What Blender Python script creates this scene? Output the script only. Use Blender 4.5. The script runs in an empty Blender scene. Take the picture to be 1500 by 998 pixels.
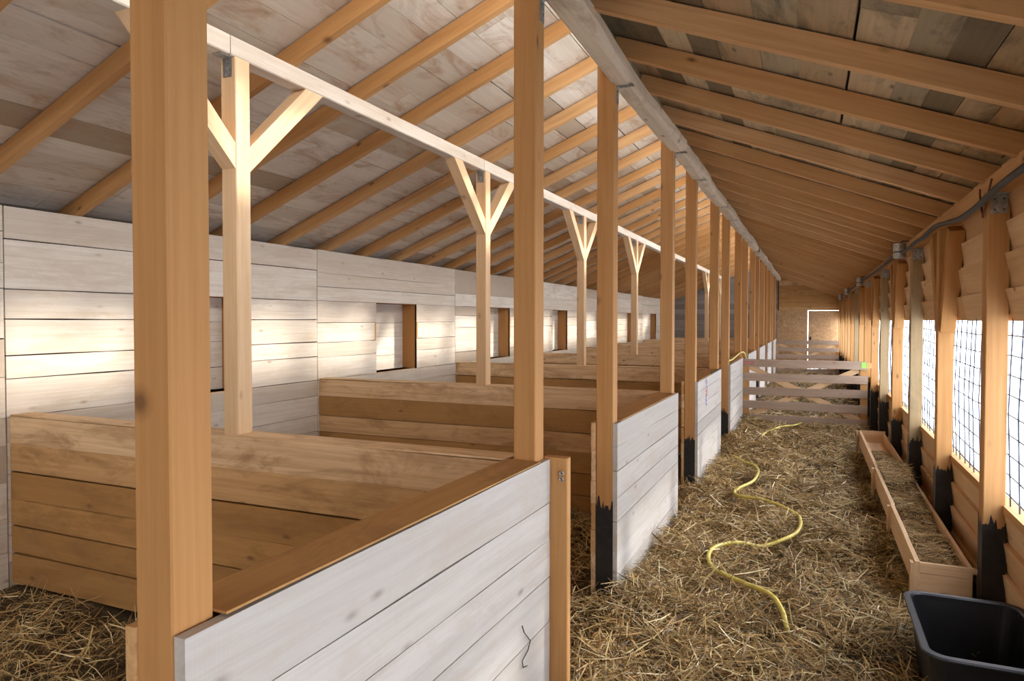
import bpy, math, random
import numpy as np
from mathutils import Vector, Matrix, noise as mnoise

C = bpy.context.scene.collection
SC = bpy.context.scene
R = random.Random(7)

# ------------------------------------------------------------------ camera, sky, sun, exposure
EYE = 1.69
cam_d = bpy.data.cameras.new('camera')
cam_d.lens = 24.0
cam_d.sensor_width = 36.0
cam_d.shift_y = -7.3 / 1500
cam_d.clip_start = 0.05
cam = bpy.data.objects.new('camera', cam_d)
cam.location = (0, 0, EYE)
cam.rotation_euler = (math.radians(90 - 1.30), 0, math.radians(23.63))
C.objects.link(cam)
SC.camera = cam

SUN_DIR = Vector((-1.0, -0.92, -0.60))
sun_d = bpy.data.lights.new('sun', 'SUN')
sun_d.energy = 2.35
sun_d.angle = math.radians(3.6)
sun_d.color = (1.0, 0.955, 0.89)
sun = bpy.data.objects.new('sun', sun_d)
sun.rotation_euler = SUN_DIR.to_track_quat('-Z', 'Y').to_euler()
sun.location = (20, 20, 10)
C.objects.link(sun)

world = bpy.data.worlds.new('winter_sky')
SC.world = world
world.use_nodes = True
wn = world.node_tree
wn.nodes.clear()
wo = wn.nodes.new('ShaderNodeOutputWorld')
wb = wn.nodes.new('ShaderNodeBackground')
wc = wn.nodes.new('ShaderNodeTexCoord')
ws = wn.nodes.new('ShaderNodeSeparateXYZ')
wr = wn.nodes.new('ShaderNodeValToRGB')
wr.color_ramp.elements[0].position = 0.0
wr.color_ramp.elements[0].color = (1.0, 0.985, 0.96, 1)
wr.color_ramp.elements[1].position = 0.9
wr.color_ramp.elements[1].color = (0.80, 0.88, 1.0, 1)
wb.inputs['Strength'].default_value = 3.2
wn.links.new(wc.outputs['Generated'], ws.inputs[0])
wn.links.new(ws.outputs['Z'], wr.inputs[0])
wn.links.new(wr.outputs[0], wb.inputs['Color'])
wn.links.new(wb.outputs[0], wo.inputs['Surface'])

SC.view_settings.view_transform = 'Standard'
SC.view_settings.look = 'None'
SC.view_settings.gamma = 1.0
SC.view_settings.use_curve_mapping = False
SC.view_settings.exposure = 1.66
SC.cycles.max_bounces = 10
SC.cycles.diffuse_bounces = 7
SC.cycles.transparent_max_bounces = 12
SC.cycles.transmission_bounces = 6
SC.cycles.caustics_reflective = False
SC.cycles.caustics_refractive = False


# ------------------------------------------------------------------ materials
def new_mat(name):
    m = bpy.data.materials.new(name)
    m.use_nodes = True
    nt = m.node_tree
    nt.nodes.clear()
    out = nt.nodes.new('ShaderNodeOutputMaterial')
    b = nt.nodes.new('ShaderNodeBsdfPrincipled')
    b.inputs['Roughness'].default_value = 0.8
    nt.links.new(b.outputs[0], out.inputs['Surface'])
    return m, nt, b, out


def N(nt, kind, **kw):
    n = nt.nodes.new(kind)
    for k, v in kw.items():
        if hasattr(n, k):
            setattr(n, k, v)
        else:
            n.inputs[k].default_value = v
    return n


def ramp(nt, src, stops):
    r = nt.nodes.new('ShaderNodeValToRGB')
    e = r.color_ramp.elements
    e[0].position, e[0].color = stops[0][0], (*stops[0][1], 1)
    e[1].position, e[1].color = stops[-1][0], (*stops[-1][1], 1)
    for p, c in stops[1:-1]:
        x = e.new(p)
        x.color = (*c, 1)
    nt.links.new(src, r.inputs[0])
    return r.outputs[0]


def mixc(nt, fac, a, b, mode='MIX'):
    m = nt.nodes.new('ShaderNodeMix')
    m.data_type = 'RGBA'
    m.blend_type = mode
    for s, v in ((m.inputs[0], fac), (m.inputs[6], a), (m.inputs[7], b)):
        if hasattr(v, 'is_linked'):
            nt.links.new(v, s)
        elif isinstance(v, (int, float)):
            s.default_value = v
        else:
            s.default_value = (*v, 1)
    return m.outputs[2]


def scaled(nt, vec, s):
    m = nt.nodes.new('ShaderNodeVectorMath')
    m.operation = 'MULTIPLY'
    m.inputs[1].default_value = s
    nt.links.new(vec, m.inputs[0])
    return m.outputs[0]


def wood(name, tones, grain_dark, knot=(0.16, 0.08, 0.035), stain=None, stain_amt=0.5, rough=0.75, saw=0.0, grain=0.55, knots=0.8):
    """Sawn timber: 'grain' holds metres along / across / through each board, 'tone' picks the board's own colour."""
    m, nt, b, out = new_mat(name)
    L = nt.links
    g = N(nt, 'ShaderNodeAttribute', attribute_name='grain').outputs['Vector']
    t = N(nt, 'ShaderNodeAttribute', attribute_name='tone').outputs['Fac']
    base = ramp(nt, t, tones)
    n1 = N(nt, 'ShaderNodeTexNoise', Scale=1.0, Detail=5.0, Roughness=0.65, Distortion=0.4)
    L.new(scaled(nt, g, (1.3, 46, 46)), n1.inputs['Vector'])
    f1 = ramp(nt, n1.outputs['Fac'], [(0.42, (0, 0, 0)), (0.75, (1, 1, 1))])
    n2 = N(nt, 'ShaderNodeTexNoise', Scale=1.0, Detail=3.0, Roughness=0.6, Distortion=1.2)
    L.new(scaled(nt, g, (0.9, 9, 9)), n2.inputs['Vector'])
    f2 = ramp(nt, n2.outputs['Fac'], [(0.4, (0, 0, 0)), (0.7, (1, 1, 1))])
    mul = N(nt, 'ShaderNodeMath', operation='MULTIPLY')
    L.new(f1, mul.inputs[0])
    mul.inputs[1].default_value = grain
    col = mixc(nt, mul.outputs[0], base, grain_dark)
    mul2 = N(nt, 'ShaderNodeMath', operation='MULTIPLY')
    L.new(f2, mul2.inputs[0])
    mul2.inputs[1].default_value = grain * 0.55
    col = mixc(nt, mul2.outputs[0], col, grain_dark)
    if stain:
        n3 = N(nt, 'ShaderNodeTexNoise', Scale=1.0, Detail=4.0, Roughness=0.7, Distortion=0.6)
        L.new(scaled(nt, g, (2.2, 5.5, 5.5)), n3.inputs['Vector'])
        f3 = ramp(nt, n3.outputs['Fac'], [(0.50, (0, 0, 0)), (0.68, (1, 1, 1))])
        mul3 = N(nt, 'ShaderNodeMath', operation='MULTIPLY')
        L.new(f3, mul3.inputs[0])
        mul3.inputs[1].default_value = stain_amt
        col = mixc(nt, mul3.outputs[0], col, stain)
    # knots: sparse dark ellipses
    v = N(nt, 'ShaderNodeTexVoronoi', Scale=1.0)
    L.new(scaled(nt, g, (3.1, 7.0, 3.0)), v.inputs['Vector'])
    fk = ramp(nt, v.outputs['Distance'], [(0.035, (1, 1, 1)), (0.085, (0.35, 0.35, 0.35)), (0.13, (0, 0, 0))])
    mk = N(nt, 'ShaderNodeMath', operation='MULTIPLY')
    L.new(fk, mk.inputs[0])
    mk.inputs[1].default_value = knots
    col = mixc(nt, mk.outputs[0], col, knot)
    L.new(col, b.inputs['Base Color'])
    b.inputs['Roughness'].default_value = rough
    b.inputs['Specular IOR Level'].default_value = 0.25
    bm = N(nt, 'ShaderNodeBump', Strength=0.25, Distance=0.004)
    L.new(n1.outputs['Fac'], bm.inputs['Height'])
    if saw > 0:
        w = N(nt, 'ShaderNodeTexWave', Scale=1.0, Distortion=1.5, Detail=2.0)
        L.new(scaled(nt, g, (28, 1, 1)), w.inputs['Vector'])
        ad = N(nt, 'ShaderNodeMath', operation='MULTIPLY_ADD')
        L.new(w.outputs['Fac'], ad.inputs[0])
        ad.inputs[1].default_value = saw
        L.new(n1.outputs['Fac'], ad.inputs[2])
        L.new(ad.outputs[0], bm.inputs['Height'])
    L.new(bm.outputs[0], b.inputs['Normal'])
    return m


def plain(name, col, rough=0.6, metal=0.0, var=0.0, scale=20.0, bump=0.0, spec=0.5):
    m, nt, b, out = new_mat(name)
    b.inputs['Roughness'].default_value = rough
    b.inputs['Metallic'].default_value = metal
    b.inputs['Specular IOR Level'].default_value = spec
    tc = N(nt, 'ShaderNodeTexCoord')
    n = N(nt, 'ShaderNodeTexNoise', Scale=scale, Detail=4.0)
    nt.links.new(tc.outputs['Object'], n.inputs['Vector'])
    lo = tuple(max(0, c * (1 - var)) for c in col)
    hi = tuple(min(1, c * (1 + var)) for c in col)
    nt.links.new(ramp(nt, n.outputs['Fac'], [(0.3, lo), (0.7, hi)]), b.inputs['Base Color'])
    if bump:
        bm = N(nt, 'ShaderNodeBump', Strength=bump, Distance=0.003)
        nt.links.new(n.outputs['Fac'], bm.inputs['Height'])
        nt.links.new(bm.outputs[0], b.inputs['Normal'])
    return m


PINE = wood('fresh_pine', [(0, (0.42, 0.20, 0.062)), (0.5, (0.53, 0.285, 0.11)), (1, (0.64, 0.385, 0.18))], (0.36, 0.15, 0.04), knot=(0.13, 0.055, 0.02), grain=0.5)
BLOND = wood('blond_pine', [(0, (0.58, 0.355, 0.18)), (1, (0.73, 0.515, 0.31))], (0.48, 0.26, 0.105), knot=(0.2, 0.1, 0.04), grain=0.45)
MILKY = wood('pale_sawn_pine', [(0, (0.42, 0.34, 0.26)), (0.4, (0.60, 0.51, 0.41)), (1, (0.72, 0.64, 0.54))], (0.42, 0.31, 0.21), knot=(0.22, 0.13, 0.07), stain=(0.48, 0.36, 0.24), stain_amt=0.45, grain=0.5, saw=0.4, knots=0.55)
DAYLIT = wood('daylit_board', [(0, (0.47, 0.44, 0.40)), (1, (0.60, 0.565, 0.52))], (0.38, 0.33, 0.285), knot=(0.22, 0.17, 0.13), stain=(0.46, 0.385, 0.31), stain_amt=0.55, grain=0.5, saw=0.2, knots=0.6)  # grey-white of cool window daylight on weathered boards, put into their colour
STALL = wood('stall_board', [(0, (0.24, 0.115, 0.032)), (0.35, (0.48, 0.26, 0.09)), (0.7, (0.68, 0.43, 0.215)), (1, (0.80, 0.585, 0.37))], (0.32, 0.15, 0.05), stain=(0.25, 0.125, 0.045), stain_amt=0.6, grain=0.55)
ROOFL = wood('roof_board_pale', [(0, (0.34, 0.24, 0.15)), (0.3, (0.54, 0.44, 0.33)), (1, (0.68, 0.585, 0.47))], (0.42, 0.32, 0.23), knot=(0.25, 0.15, 0.09), stain=(0.34, 0.18, 0.08), stain_amt=0.6, grain=0.4, saw=0.15, knots=0.5)
ROOFR = wood('roof_board_weathered', [(0, (0.17, 0.118, 0.058)), (0.35, (0.31, 0.235, 0.132)), (0.6, (0.41, 0.315, 0.185)), (0.8, (0.46, 0.265, 0.11)), (1, (0.56, 0.42, 0.245))], (0.22, 0.17, 0.11), knot=(0.10, 0.07, 0.04), stain=(0.11, 0.08, 0.045), stain_amt=0.75, grain=0.45)
GREYB = wood('grey_weathered_board', [(0, (0.20, 0.17, 0.15)), (1, (0.42, 0.36, 0.31))], (0.18, 0.14, 0.11), stain=(0.20, 0.15, 0.12), stain_amt=0.5)
GATEW = wood('gate_board', [(0, (0.36, 0.26, 0.19)), (1, (0.52, 0.40, 0.31))], (0.28, 0.18, 0.12), stain=(0.30, 0.20, 0.15), stain_amt=0.4)
MOSSY = wood('old_mossy_timber', [(0, (0.36, 0.25, 0.13)), (1, (0.46, 0.33, 0.18))], (0.24, 0.17, 0.09), stain=(0.20, 0.17, 0.10), stain_amt=0.65)
LOG = wood('rough_log_beam', [(0, (0.52, 0.41, 0.29)), (1, (0.62, 0.50, 0.36))], (0.42, 0.30, 0.19), stain=(0.28, 0.19, 0.10), stain_amt=0.55)
TAR = plain('black_tar', (0.012, 0.012, 0.013), rough=0.55, var=0.4, scale=30, bump=0.5)
ZINC = plain('galvanised_steel', (0.42, 0.43, 0.42), rough=0.42, metal=0.85, var=0.3, scale=40)
DARKM = plain('dark_iron', (0.05, 0.045, 0.045), rough=0.5, metal=0.6, var=0.3)
WIRE = plain('mesh_wire', (0.045, 0.055, 0.075), rough=0.45, metal=0.5, var=0.2)
RUST = plain('rusty_rod', (0.16, 0.06, 0.03), rough=0.8, var=0.4)
RUBBER = plain('black_rubber', (0.02, 0.02, 0.022), rough=0.5, var=0.3)
CABLE = plain('cable_sheath', (0.022, 0.024, 0.027), rough=0.55, var=0.3)
HOSE = plain('yellow_hose', (0.62, 0.50, 0.10), rough=0.4, var=0.18, scale=25)
TUBM = plain('black_plastic', (0.004, 0.0045, 0.006), rough=0.5, var=0.25, scale=12)
BLUEP = plain('blue_marker', (0.10, 0.13, 0.55), rough=0.7, var=0.2)
REDP = plain('red_marker', (0.60, 0.06, 0.10), rough=0.7, var=0.2)
GREENP = plain('green_tape', (0.30, 0.62, 0.10), rough=0.6, var=0.2)
ORANGEP = plain('orange_tape', (0.85, 0.35, 0.12), rough=0.6, var=0.2)
SNOW = plain('snow', (0.86, 0.88, 0.92), rough=0.9, var=0.03, scale=3, bump=0.3)
FELT = plain('roofing_felt', (0.05, 0.045, 0.04), rough=0.95, var=0.3)
DARKB = plain('dark_backing', (0.06, 0.04, 0.025), rough=0.95, var=0.3)


def osb_mat():
    m, nt, b, out = new_mat('strand_board')
    tc = N(nt, 'ShaderNodeTexCoord')
    v = N(nt, 'ShaderNodeTexVoronoi', Scale=26.0)
    nz = N(nt, 'ShaderNodeTexNoise', Scale=5.0, Detail=3.0)
    nt.links.new(tc.outputs['Object'], v.inputs['Vector'])
    nt.links.new(tc.outputs['Object'], nz.inputs['Vector'])
    a = ramp(nt, v.outputs['Color'], [(0.1, (0.30, 0.16, 0.07)), (0.6, (0.52, 0.33, 0.16)), (1.0, (0.62, 0.44, 0.25))])
    nt.links.new(mixc(nt, nz.outputs['Fac'], a, (0.36, 0.20, 0.09)), b.inputs['Base Color'])
    b.inputs['Roughness'].default_value = 0.7
    return m


OSB = osb_mat()


def sheet_mat():
    """Milky polycarbonate glazing: lets part of the light straight through, scatters the rest."""
    m, nt, b, out = new_mat('milky_plastic_sheet')
    nt.nodes.remove(b)
    tl = N(nt, 'ShaderNodeBsdfTranslucent')
    tp = N(nt, 'ShaderNodeBsdfTransparent')
    tc = N(nt, 'ShaderNodeTexCoord')
    w = N(nt, 'ShaderNodeTexWave', Scale=1.0)
    nt.links.new(scaled(nt, tc.outputs['Object'], (0, 14, 0)), w.inputs['Vector'])
    w.bands_direction = 'Y'
    nt.links.new(ramp(nt, w.outputs['Fac'], [(0.2, (0.40, 0.43, 0.47)), (0.8, (0.54, 0.56, 0.58))]), tl.inputs['Color'])
    tp.inputs['Color'].default_value = (0.80, 0.81, 0.85, 1)
    mx = N(nt, 'ShaderNodeMixShader')
    mx.inputs[0].default_value = 0.42
    nt.links.new(tp.outputs[0], mx.inputs[1])
    nt.links.new(tl.outputs[0], mx.inputs[2])
    nt.links.new(mx.outputs[0], out.inputs['Surface'])
    return m


SHEET = sheet_mat()


def straw_mat(name, dark):
    m, nt, b, out = new_mat(name)
    t = N(nt, 'ShaderNodeAttribute', attribute_name='tone').outputs['Fac']
    if dark:
        st = [(0, (0.10, 0.065, 0.03)), (0.5, (0.22, 0.15, 0.07)), (1, (0.36, 0.26, 0.13))]
    else:
        st = [(0, (0.06, 0.034, 0.012)), (0.3, (0.25, 0.145, 0.05)), (0.55, (0.56, 0.36, 0.14)), (0.75, (0.50, 0.39, 0.16)), (1, (0.92, 0.78, 0.50))]
    nt.links.new(ramp(nt, t, st), b.inputs['Base Color'])
    b.inputs['Roughness'].default_value = 0.55
    b.inputs['Specular IOR Level'].default_value = 0.35
    return m


STRAW = straw_mat('dry_straw', False)


def mat_floor():
    m, nt, b, out = new_mat('trodden_straw_bed')
    tc = N(nt, 'ShaderNodeTexCoord')
    n1 = N(nt, 'ShaderNodeTexNoise', Scale=3.0, Detail=6.0, Roughness=0.7)
    n2 = N(nt, 'ShaderNodeTexNoise', Scale=70.0, Detail=4.0, Roughness=0.7, Distortion=2.0)
    nt.links.new(tc.outputs['Object'], n1.inputs['Vector'])
    nt.links.new(tc.outputs['Object'], n2.inputs['Vector'])
    a = ramp(nt, n2.outputs['Fac'], [(0.35, (0.035, 0.021, 0.009)), (0.55, (0.11, 0.07, 0.028)), (0.75, (0.26, 0.175, 0.075))])
    nt.links.new(mixc(nt, n1.outputs['Fac'], a, (0.07, 0.043, 0.018)), b.inputs['Base Color'])
    b.inputs['Roughness'].default_value = 0.95
    bm = N(nt, 'ShaderNodeBump', Strength=0.9, Distance=0.02)
    nt.links.new(n2.outputs['Fac'], bm.inputs['Height'])
    nt.links.new(bm.outputs[0], b.inputs['Normal'])
    return m


FLOORM = mat_floor()


# ------------------------------------------------------------------ mesh helpers
class MB:
    """Collects shapes, with a grain direction and a tone for every board, into ONE mesh object."""

    def __init__(s):
        s.v, s.f, s.g, s.t = [], [], [], []

    def add(s, verts, faces, grain=None, tone=None):
        o = len(s.v)
        s.v += [tuple(p) for p in verts]
        s.f += [tuple(o + i for i in f) for f in faces]
        s.g += grain if grain else [(p[0], p[1], p[2]) for p in verts]
        s.t += [R.random() if tone is None else tone] * len(verts)

    def beam(s, a, b, w, h, up=(0, 0, 1), tone=None, ch=0.0, side=None):
        """Bar from a to b, section w (sideways) by h (along up), optional chamfer."""
        a, b = Vector(a), Vector(b)
        u = b - a
        L = u.length
        u.normalize()
        up = Vector(up)
        sd = u.cross(up).normalized()
        up = sd.cross(u).normalized()
        off = (R.uniform(0, 90), R.uniform(0, 90), R.uniform(0, 90))
        if ch > 0:
            prof = [(-w / 2 + ch, -h / 2), (w / 2 - ch, -h / 2), (w / 2, -h / 2 + ch), (w / 2, h / 2 - ch), (w / 2 - ch, h / 2), (-w / 2 + ch, h / 2), (-w / 2, h / 2 - ch), (-w / 2, -h / 2 + ch)]
        else:
            prof = [(-w / 2, -h / 2), (w / 2, -h / 2), (w / 2, h / 2), (-w / 2, h / 2)]
        n = len(prof)
        V, G = [], []
        for k, e in ((0, a), (L, b)):
            for x, y in prof:
                V.append(e + sd * x + up * y)
                G.append((k + off[0], y + off[1], x + off[2]) if h >= w else (k + off[0], x + off[1], y + off[2]))
        F = [tuple(reversed(range(n))), tuple(range(n, 2 * n))] + [(i, (i + 1) % n, n + (i + 1) % n, n + i) for i in range(n)]
        s.add(V, F, G, tone)

    def box(s, x0, x1, y0, y1, z0, z1, axis=None, tone=None, ch=0.0):
        d = [x1 - x0, y1 - y0, z1 - z0]
        ax = d.index(max(d)) if axis is None else axis
        c = ((x0 + x1) / 2, (y0 + y1) / 2, (z0 + z1) / 2)
        if ax == 0:
            s.beam((x0, c[1], c[2]), (x1, c[1], c[2]), d[1], d[2], (0, 0, 1), tone, ch)
        elif ax == 1:
            s.beam((c[0], y0, c[2]), (c[0], y1, c[2]), d[0], d[2], (0, 0, 1), tone, ch)
        else:
            s.beam((c[0], c[1], z0), (c[0], c[1], z1), d[0], d[1], (0, 1, 0), tone, ch)

    def plank(s, a, b, across, w, th, nrm, tone=None, wob=0.0, seg=1):
        """Board whose two long edges run unevenly: a->b is its lower edge, 'across' points to the other edge, nrm to its face."""
        a, b = Vector(a), Vector(b)
        u = b - a
        L = u.length
        across, nrm = Vector(across), Vector(nrm)
        off = (R.uniform(0, 90), R.uniform(0, 90), R.uniform(0, 90))
        V, G, F = [], [], []
        for i in range(seg + 1):
            f = i / seg
            p = a + u * f
            e0, e1 = R.uniform(-wob, wob), R.uniform(-wob, wob)
            for q, (c, n) in enumerate(((e0, 0), (w + e1, 0), (w + e1, th), (e0, th))):
                V.append(p + across * c + nrm * n)
                G.append((f * L + off[0], c + off[1], n + off[2]))
        for i in range(seg):
            o = 4 * i
            for q in range(4):
                F.append((o + q, o + (q + 1) % 4, o + 4 + (q + 1) % 4, o + 4 + q))
        F.append((3, 2, 1, 0))
        o = 4 * seg
        F.append((o, o + 1, o + 2, o + 3))
        s.add(V, F, G, tone)

    def tube(s, pts, r, n=8, tone=0.5, closed=False):
        P = [Vector(p) for p in pts]
        V, F = [], []
        m = len(P)
        nx = Vector((0, 0, 1))
        for i, p in enumerate(P):
            d = (P[min(i + 1, m - 1)] - P[max(i - 1, 0)]).normalized()
            if abs(d.dot(nx)) > 0.95:
                nx = Vector((1, 0, 0))
            e = d.cross(nx).normalized()
            g = e.cross(d).normalized()
            nx = g
            for k in range(n):
                t = 2 * math.pi * k / n
                V.append(p + e * (math.cos(t) * r) + g * (math.sin(t) * r))
        for i in range(m - 1):
            for k in range(n):
                F.append((i * n + k, i * n + (k + 1) % n, (i + 1) * n + (k + 1) % n, (i + 1) * n + k))
        F.append(tuple(reversed(range(n))))
        F.append(tuple(range((m - 1) * n, m * n)))
        s.add(V, F, None, tone)

    def build(s, name, mat, parent=None, smooth=False, origin=None):
        me = bpy.data.meshes.new(name)
        vs = s.v
        if origin is None and parent is not None:
            origin = parent.location
        if origin is not None:
            ox, oy, oz = origin
            vs = [(x - ox, y - oy, z - oz) for x, y, z in vs]
        me.from_pydata(vs, [], s.f)
        at = me.attributes.new('grain', 'FLOAT_VECTOR', 'POINT')
        at.data.foreach_set('vector', np.array(s.g, dtype=np.float32).ravel())
        at = me.attributes.new('tone', 'FLOAT', 'POINT')
        at.data.foreach_set('value', np.array(s.t, dtype=np.float32))
        import bmesh
        bm = bmesh.new()
        bm.from_mesh(me)
        bmesh.ops.recalc_face_normals(bm, faces=bm.faces)
        bm.to_mesh(me)
        bm.free()
        if smooth:
            me.polygons.foreach_set('use_smooth', [True] * len(me.polygons))
        me.materials.append(mat)
        o = bpy.data.objects.new(name, me)
        C.objects.link(o)
        if parent is not None:
            o.parent = parent
        elif origin is not None:
            o.location = origin
        return o


def tag(o, label, cat, group=None, kind=None):
    o['label'] = label
    o['category'] = cat
    if group:
        o['group'] = group
    if kind:
        o['kind'] = kind
    return o


def struct(o, label, cat):
    return tag(o, label, cat, None, 'structure')


def empty(name, loc):
    o = bpy.data.objects.new(name, None)
    o.location = loc
    o.empty_display_size = 0.1
    C.objects.link(o)
    return o


ORD = ['first', 'second', 'third', 'fourth', 'fifth', 'sixth', 'seventh', 'eighth', 'ninth', 'tenth', 'eleventh', 'twelfth', 'thirteenth', 'fourteenth', 'fifteenth', 'sixteenth', 'seventeenth', 'eighteenth', 'nineteenth', 'twentieth']


def nth(i):
    if i < 20:
        return ORD[i]
    t = {2: 'twenty', 3: 'thirty', 4: 'forty'}[(i + 1) // 10]
    u = (i + 1) % 10
    if u == 0:
        return {'twenty': 'twentieth', 'thirty': 'thirtieth', 'forty': 'fortieth'}[t]
    return t + '-' + ORD[u - 1]


# ------------------------------------------------------------------ layout, metres
P = 2.94                                # one stall bay
YS, YE = -3.4, 25.5                     # barn ends
XL, XR = -4.60, 0.95                    # inner wall faces
XF = -1.04                              # aisle side of the stall fronts
NB = 8                                  # stall fronts with an aisle side


def fx(y):                              # aisle face of the stall fronts, slightly out of line at the near end
    return float(np.interp(y, [0.93, 2.76, 3.9, 5.6, 8.5], [-1.082, -1.030, -1.022, -1.002, -0.998]))


def zl(x):                              # underside of left rafters
    return 3.14 + 0.397 * (x + 2.76)


def zr(x):                              # underside of right rafters
    return 3.148 - 0.396 * (x + 0.95)


# ------------------------------------------------------------------ ground, floor
b = MB()
b.add([(-60, -60, -0.06), (60, -60, -0.06), (60, 90, -0.06), (-60, 90, -0.06)], [(0, 1, 2, 3)])  # out of view, added to bounce light up onto the roof underside
struct(b.build('ground', SNOW), 'unseen white snow added around the barn to bounce light inside', 'snow')


def floor_h(x, y):
    h = 0.055 * mnoise.noise((x * 1.5, y * 1.3, 0)) + 0.03 * mnoise.noise((x * 4.1, y * 4.1, 3))
    d = x - XF
    if d > 0:
        h += 0.06 * math.exp(-(d / 0.22) ** 2) * (0.5 + 0.9 * mnoise.noise((7, y * 0.9, 1)))
    return h


xs = np.linspace(XL - 0.05, XR + 0.05, 112)
ys = np.linspace(YS, YE, 300)
V = [(x, y, floor_h(x, y) - 0.01) for y in ys for x in xs]
nx = len(xs)
F = [(j * nx + i, j * nx + i + 1, (j + 1) * nx + i + 1, (j + 1) * nx + i) for j in range(len(ys) - 1) for i in range(nx - 1)]
b = MB()
b.add(V, F, None, 0.5)
struct(b.build('floor', FLOORM, smooth=True), 'trodden brown straw floor of the barn', 'floor')

# ------------------------------------------------------------------ left wall: board sections with a shuttered opening in each bay
WT = 2.405
WIN_N = 0


def course_heights(z0, z1, lo, hi):
    """Board heights that fill z0..z1 exactly."""
    hs = []
    while sum(hs) < z1 - z0:
        hs.append(R.uniform(lo, hi))
    if len(hs) > 1 and sum(hs) - (z1 - z0) > hs[-1] / 2:
        hs.pop()
    k = (z1 - z0) / sum(hs)
    out, z = [], z0
    for h in hs:
        out.append((z, z + h * k))
        z += h * k
    return out


lw = MB()
wins = []
y = -0.31 - P
while y < YE:
    ya, yb = max(y, YS), min(y + P, YE)
    if yb - ya > 0.1:
        wy0, wy1 = y + P / 2 - 0.44, y + P / 2 + 0.44
        wz0, wz1 = 1.08, 1.89
        has = wy0 > ya + 0.05 and wy1 < yb - 0.05
        top = WT + R.uniform(-0.012, 0.012)
        for z0, z1 in course_heights(0, wz0, 0.14, 0.22) + course_heights(wz0, wz1, 0.13, 0.24) + course_heights(wz1, top, 0.12, 0.30):
            tn = R.uniform(0.25, 1.0)
            if R.random() < 0.1:
                tn = 0.0
            g0 = R.uniform(0.002, 0.008)
            spans = [(ya + 0.004, yb - 0.004)]
            if has and z0 >= wz0 - 1e-6 and z1 <= wz1 + 1e-6:
                spans = [(ya + 0.004, wy0), (wy1, yb - 0.004)]
            th = 0.025 + R.uniform(-0.002, 0.003)
            for s0, s1 in spans:
                lw.plank((XL - 0.025, s0, z0), (XL - 0.025, s1, z0), (0, 0, 1), z1 - z0 - g0, th, (1, 0, 0), tn, 0.0025, 3)
        if has:
            wins.append((wy0, wy1, wz0, wz1))
    y += P
o = struct(lw.build('wall_left', MILKY), 'pale sawn board wall along the left side of the barn', 'wall')
bk = MB()
# studs space, outer skin
for (z0, z1) in ((0, 1.08), (1.89, WT - 0.015)):
    bk.box(XL - 0.30, XL - 0.03, YS, YE, z0, z1, 1)
prev = YS
for (a0, a1, z0, z1) in wins + [(YE, YE, 1.08, 1.89)]:
    if a0 - prev > 0.02:
        bk.box(XL - 0.30, XL - 0.03, prev, a0 - 0.03, 1.08, 1.89, 1)
    prev = a1 + 0.03
bk.box(XL - 0.34, XL - 0.305, YS, YE, 1.9, 2.52, 1)
bk.build('backing', DARKB, o)
for i, (y0, y1, z0, z1) in enumerate(wins):
    w = MB()
    for za, zb in course_heights(z0, z1, 0.16, 0.24):
        w.plank((XL - 0.235, y0 - 0.03, za), (XL - 0.235, y1 + 0.03, za), (0, 0, 1), zb - za - 0.004, 0.025, (1, 0, 0), R.uniform(0.3, 1), 0.002, 2)
    wo_ = w.build('window_left_%d' % (i + 1), MILKY)
    fr = MB()
    fr.box(XL - 0.21, XL, y0 - 0.03, y0, z0 - 0.02, z1 + 0.02, 2, 0.5)
    fr.box(XL - 0.21, XL, y1, y1 + 0.03, z0 - 0.02, z1 + 0.02, 2, R.uniform(0, 0.5))
    fr.box(XL - 0.21, XL - 0.026, y0, y1, z1, z1 + 0.03, 1, 0.5)
    fr.box(XL - 0.21, XL - 0.026, y0, y1, z0 - 0.03, z0, 1, 0.5)
    fr.build('jamb', PINE, wo_)
    nb = MB()
    nb.box(XL - 0.27, XL - 0.24, y0 - 0.03, y1 + 0.03, z0 - 0.03, z1 + 0.03, 1)
    nb.build('backing', DARKB, wo_)
    struct(wo_, 'boarded-up square window niche in the pale left wall, %s from the camera end' % nth(i), 'window')

# ------------------------------------------------------------------ right wall: lapped boards above and below a glazed strip
SZ0, SZ1 = 0.72, 1.69
rw = MB()
for za, zb in course_heights(0.02, SZ0, 0.16, 0.24):
    y = YS
    while y < YE:
        y2 = min(y + R.choice([2.94, 4.41]), YE)
        rw.plank((XR + 0.035, y, za - 0.02), (XR + 0.035, y2 - 0.004, za - 0.02), Vector((-0.15, 0, 1)).normalized(), zb - za + 0.012, 0.024, (-1, 0, -0.15), R.random(), 0.003, 3)
        y = y2
for za, zb in course_heights(SZ1, 2.36, 0.14, 0.20) + [(2.36, 2.56)]:
    y = YS
    while y < YE:
        y2 = min(y + R.choice([2.94, 4.41]), YE)
        rw.plank((XR + 0.035, y, za - 0.0), (XR + 0.035, y2 - 0.004, za - 0.0), Vector((-0.22, 0, 1)).normalized(), zb - za + 0.012, 0.024, (-1, 0, -0.22), R.random(), 0.004, 3)
        y = y2
wr_o = struct(rw.build('wall_right', BLOND), 'lapped pine boards of the right wall above and below the glazing', 'wall')
bk = MB()
bk.box(XR + 0.06, XR + 0.09, YS, YE, -0.05, SZ0 - 0.01, 1)
bk.box(XR + 0.06, XR + 0.09, YS, YE, SZ1 + 0.01, 2.70, 1)
bk.build('backing', DARKB, wr_o)

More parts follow.
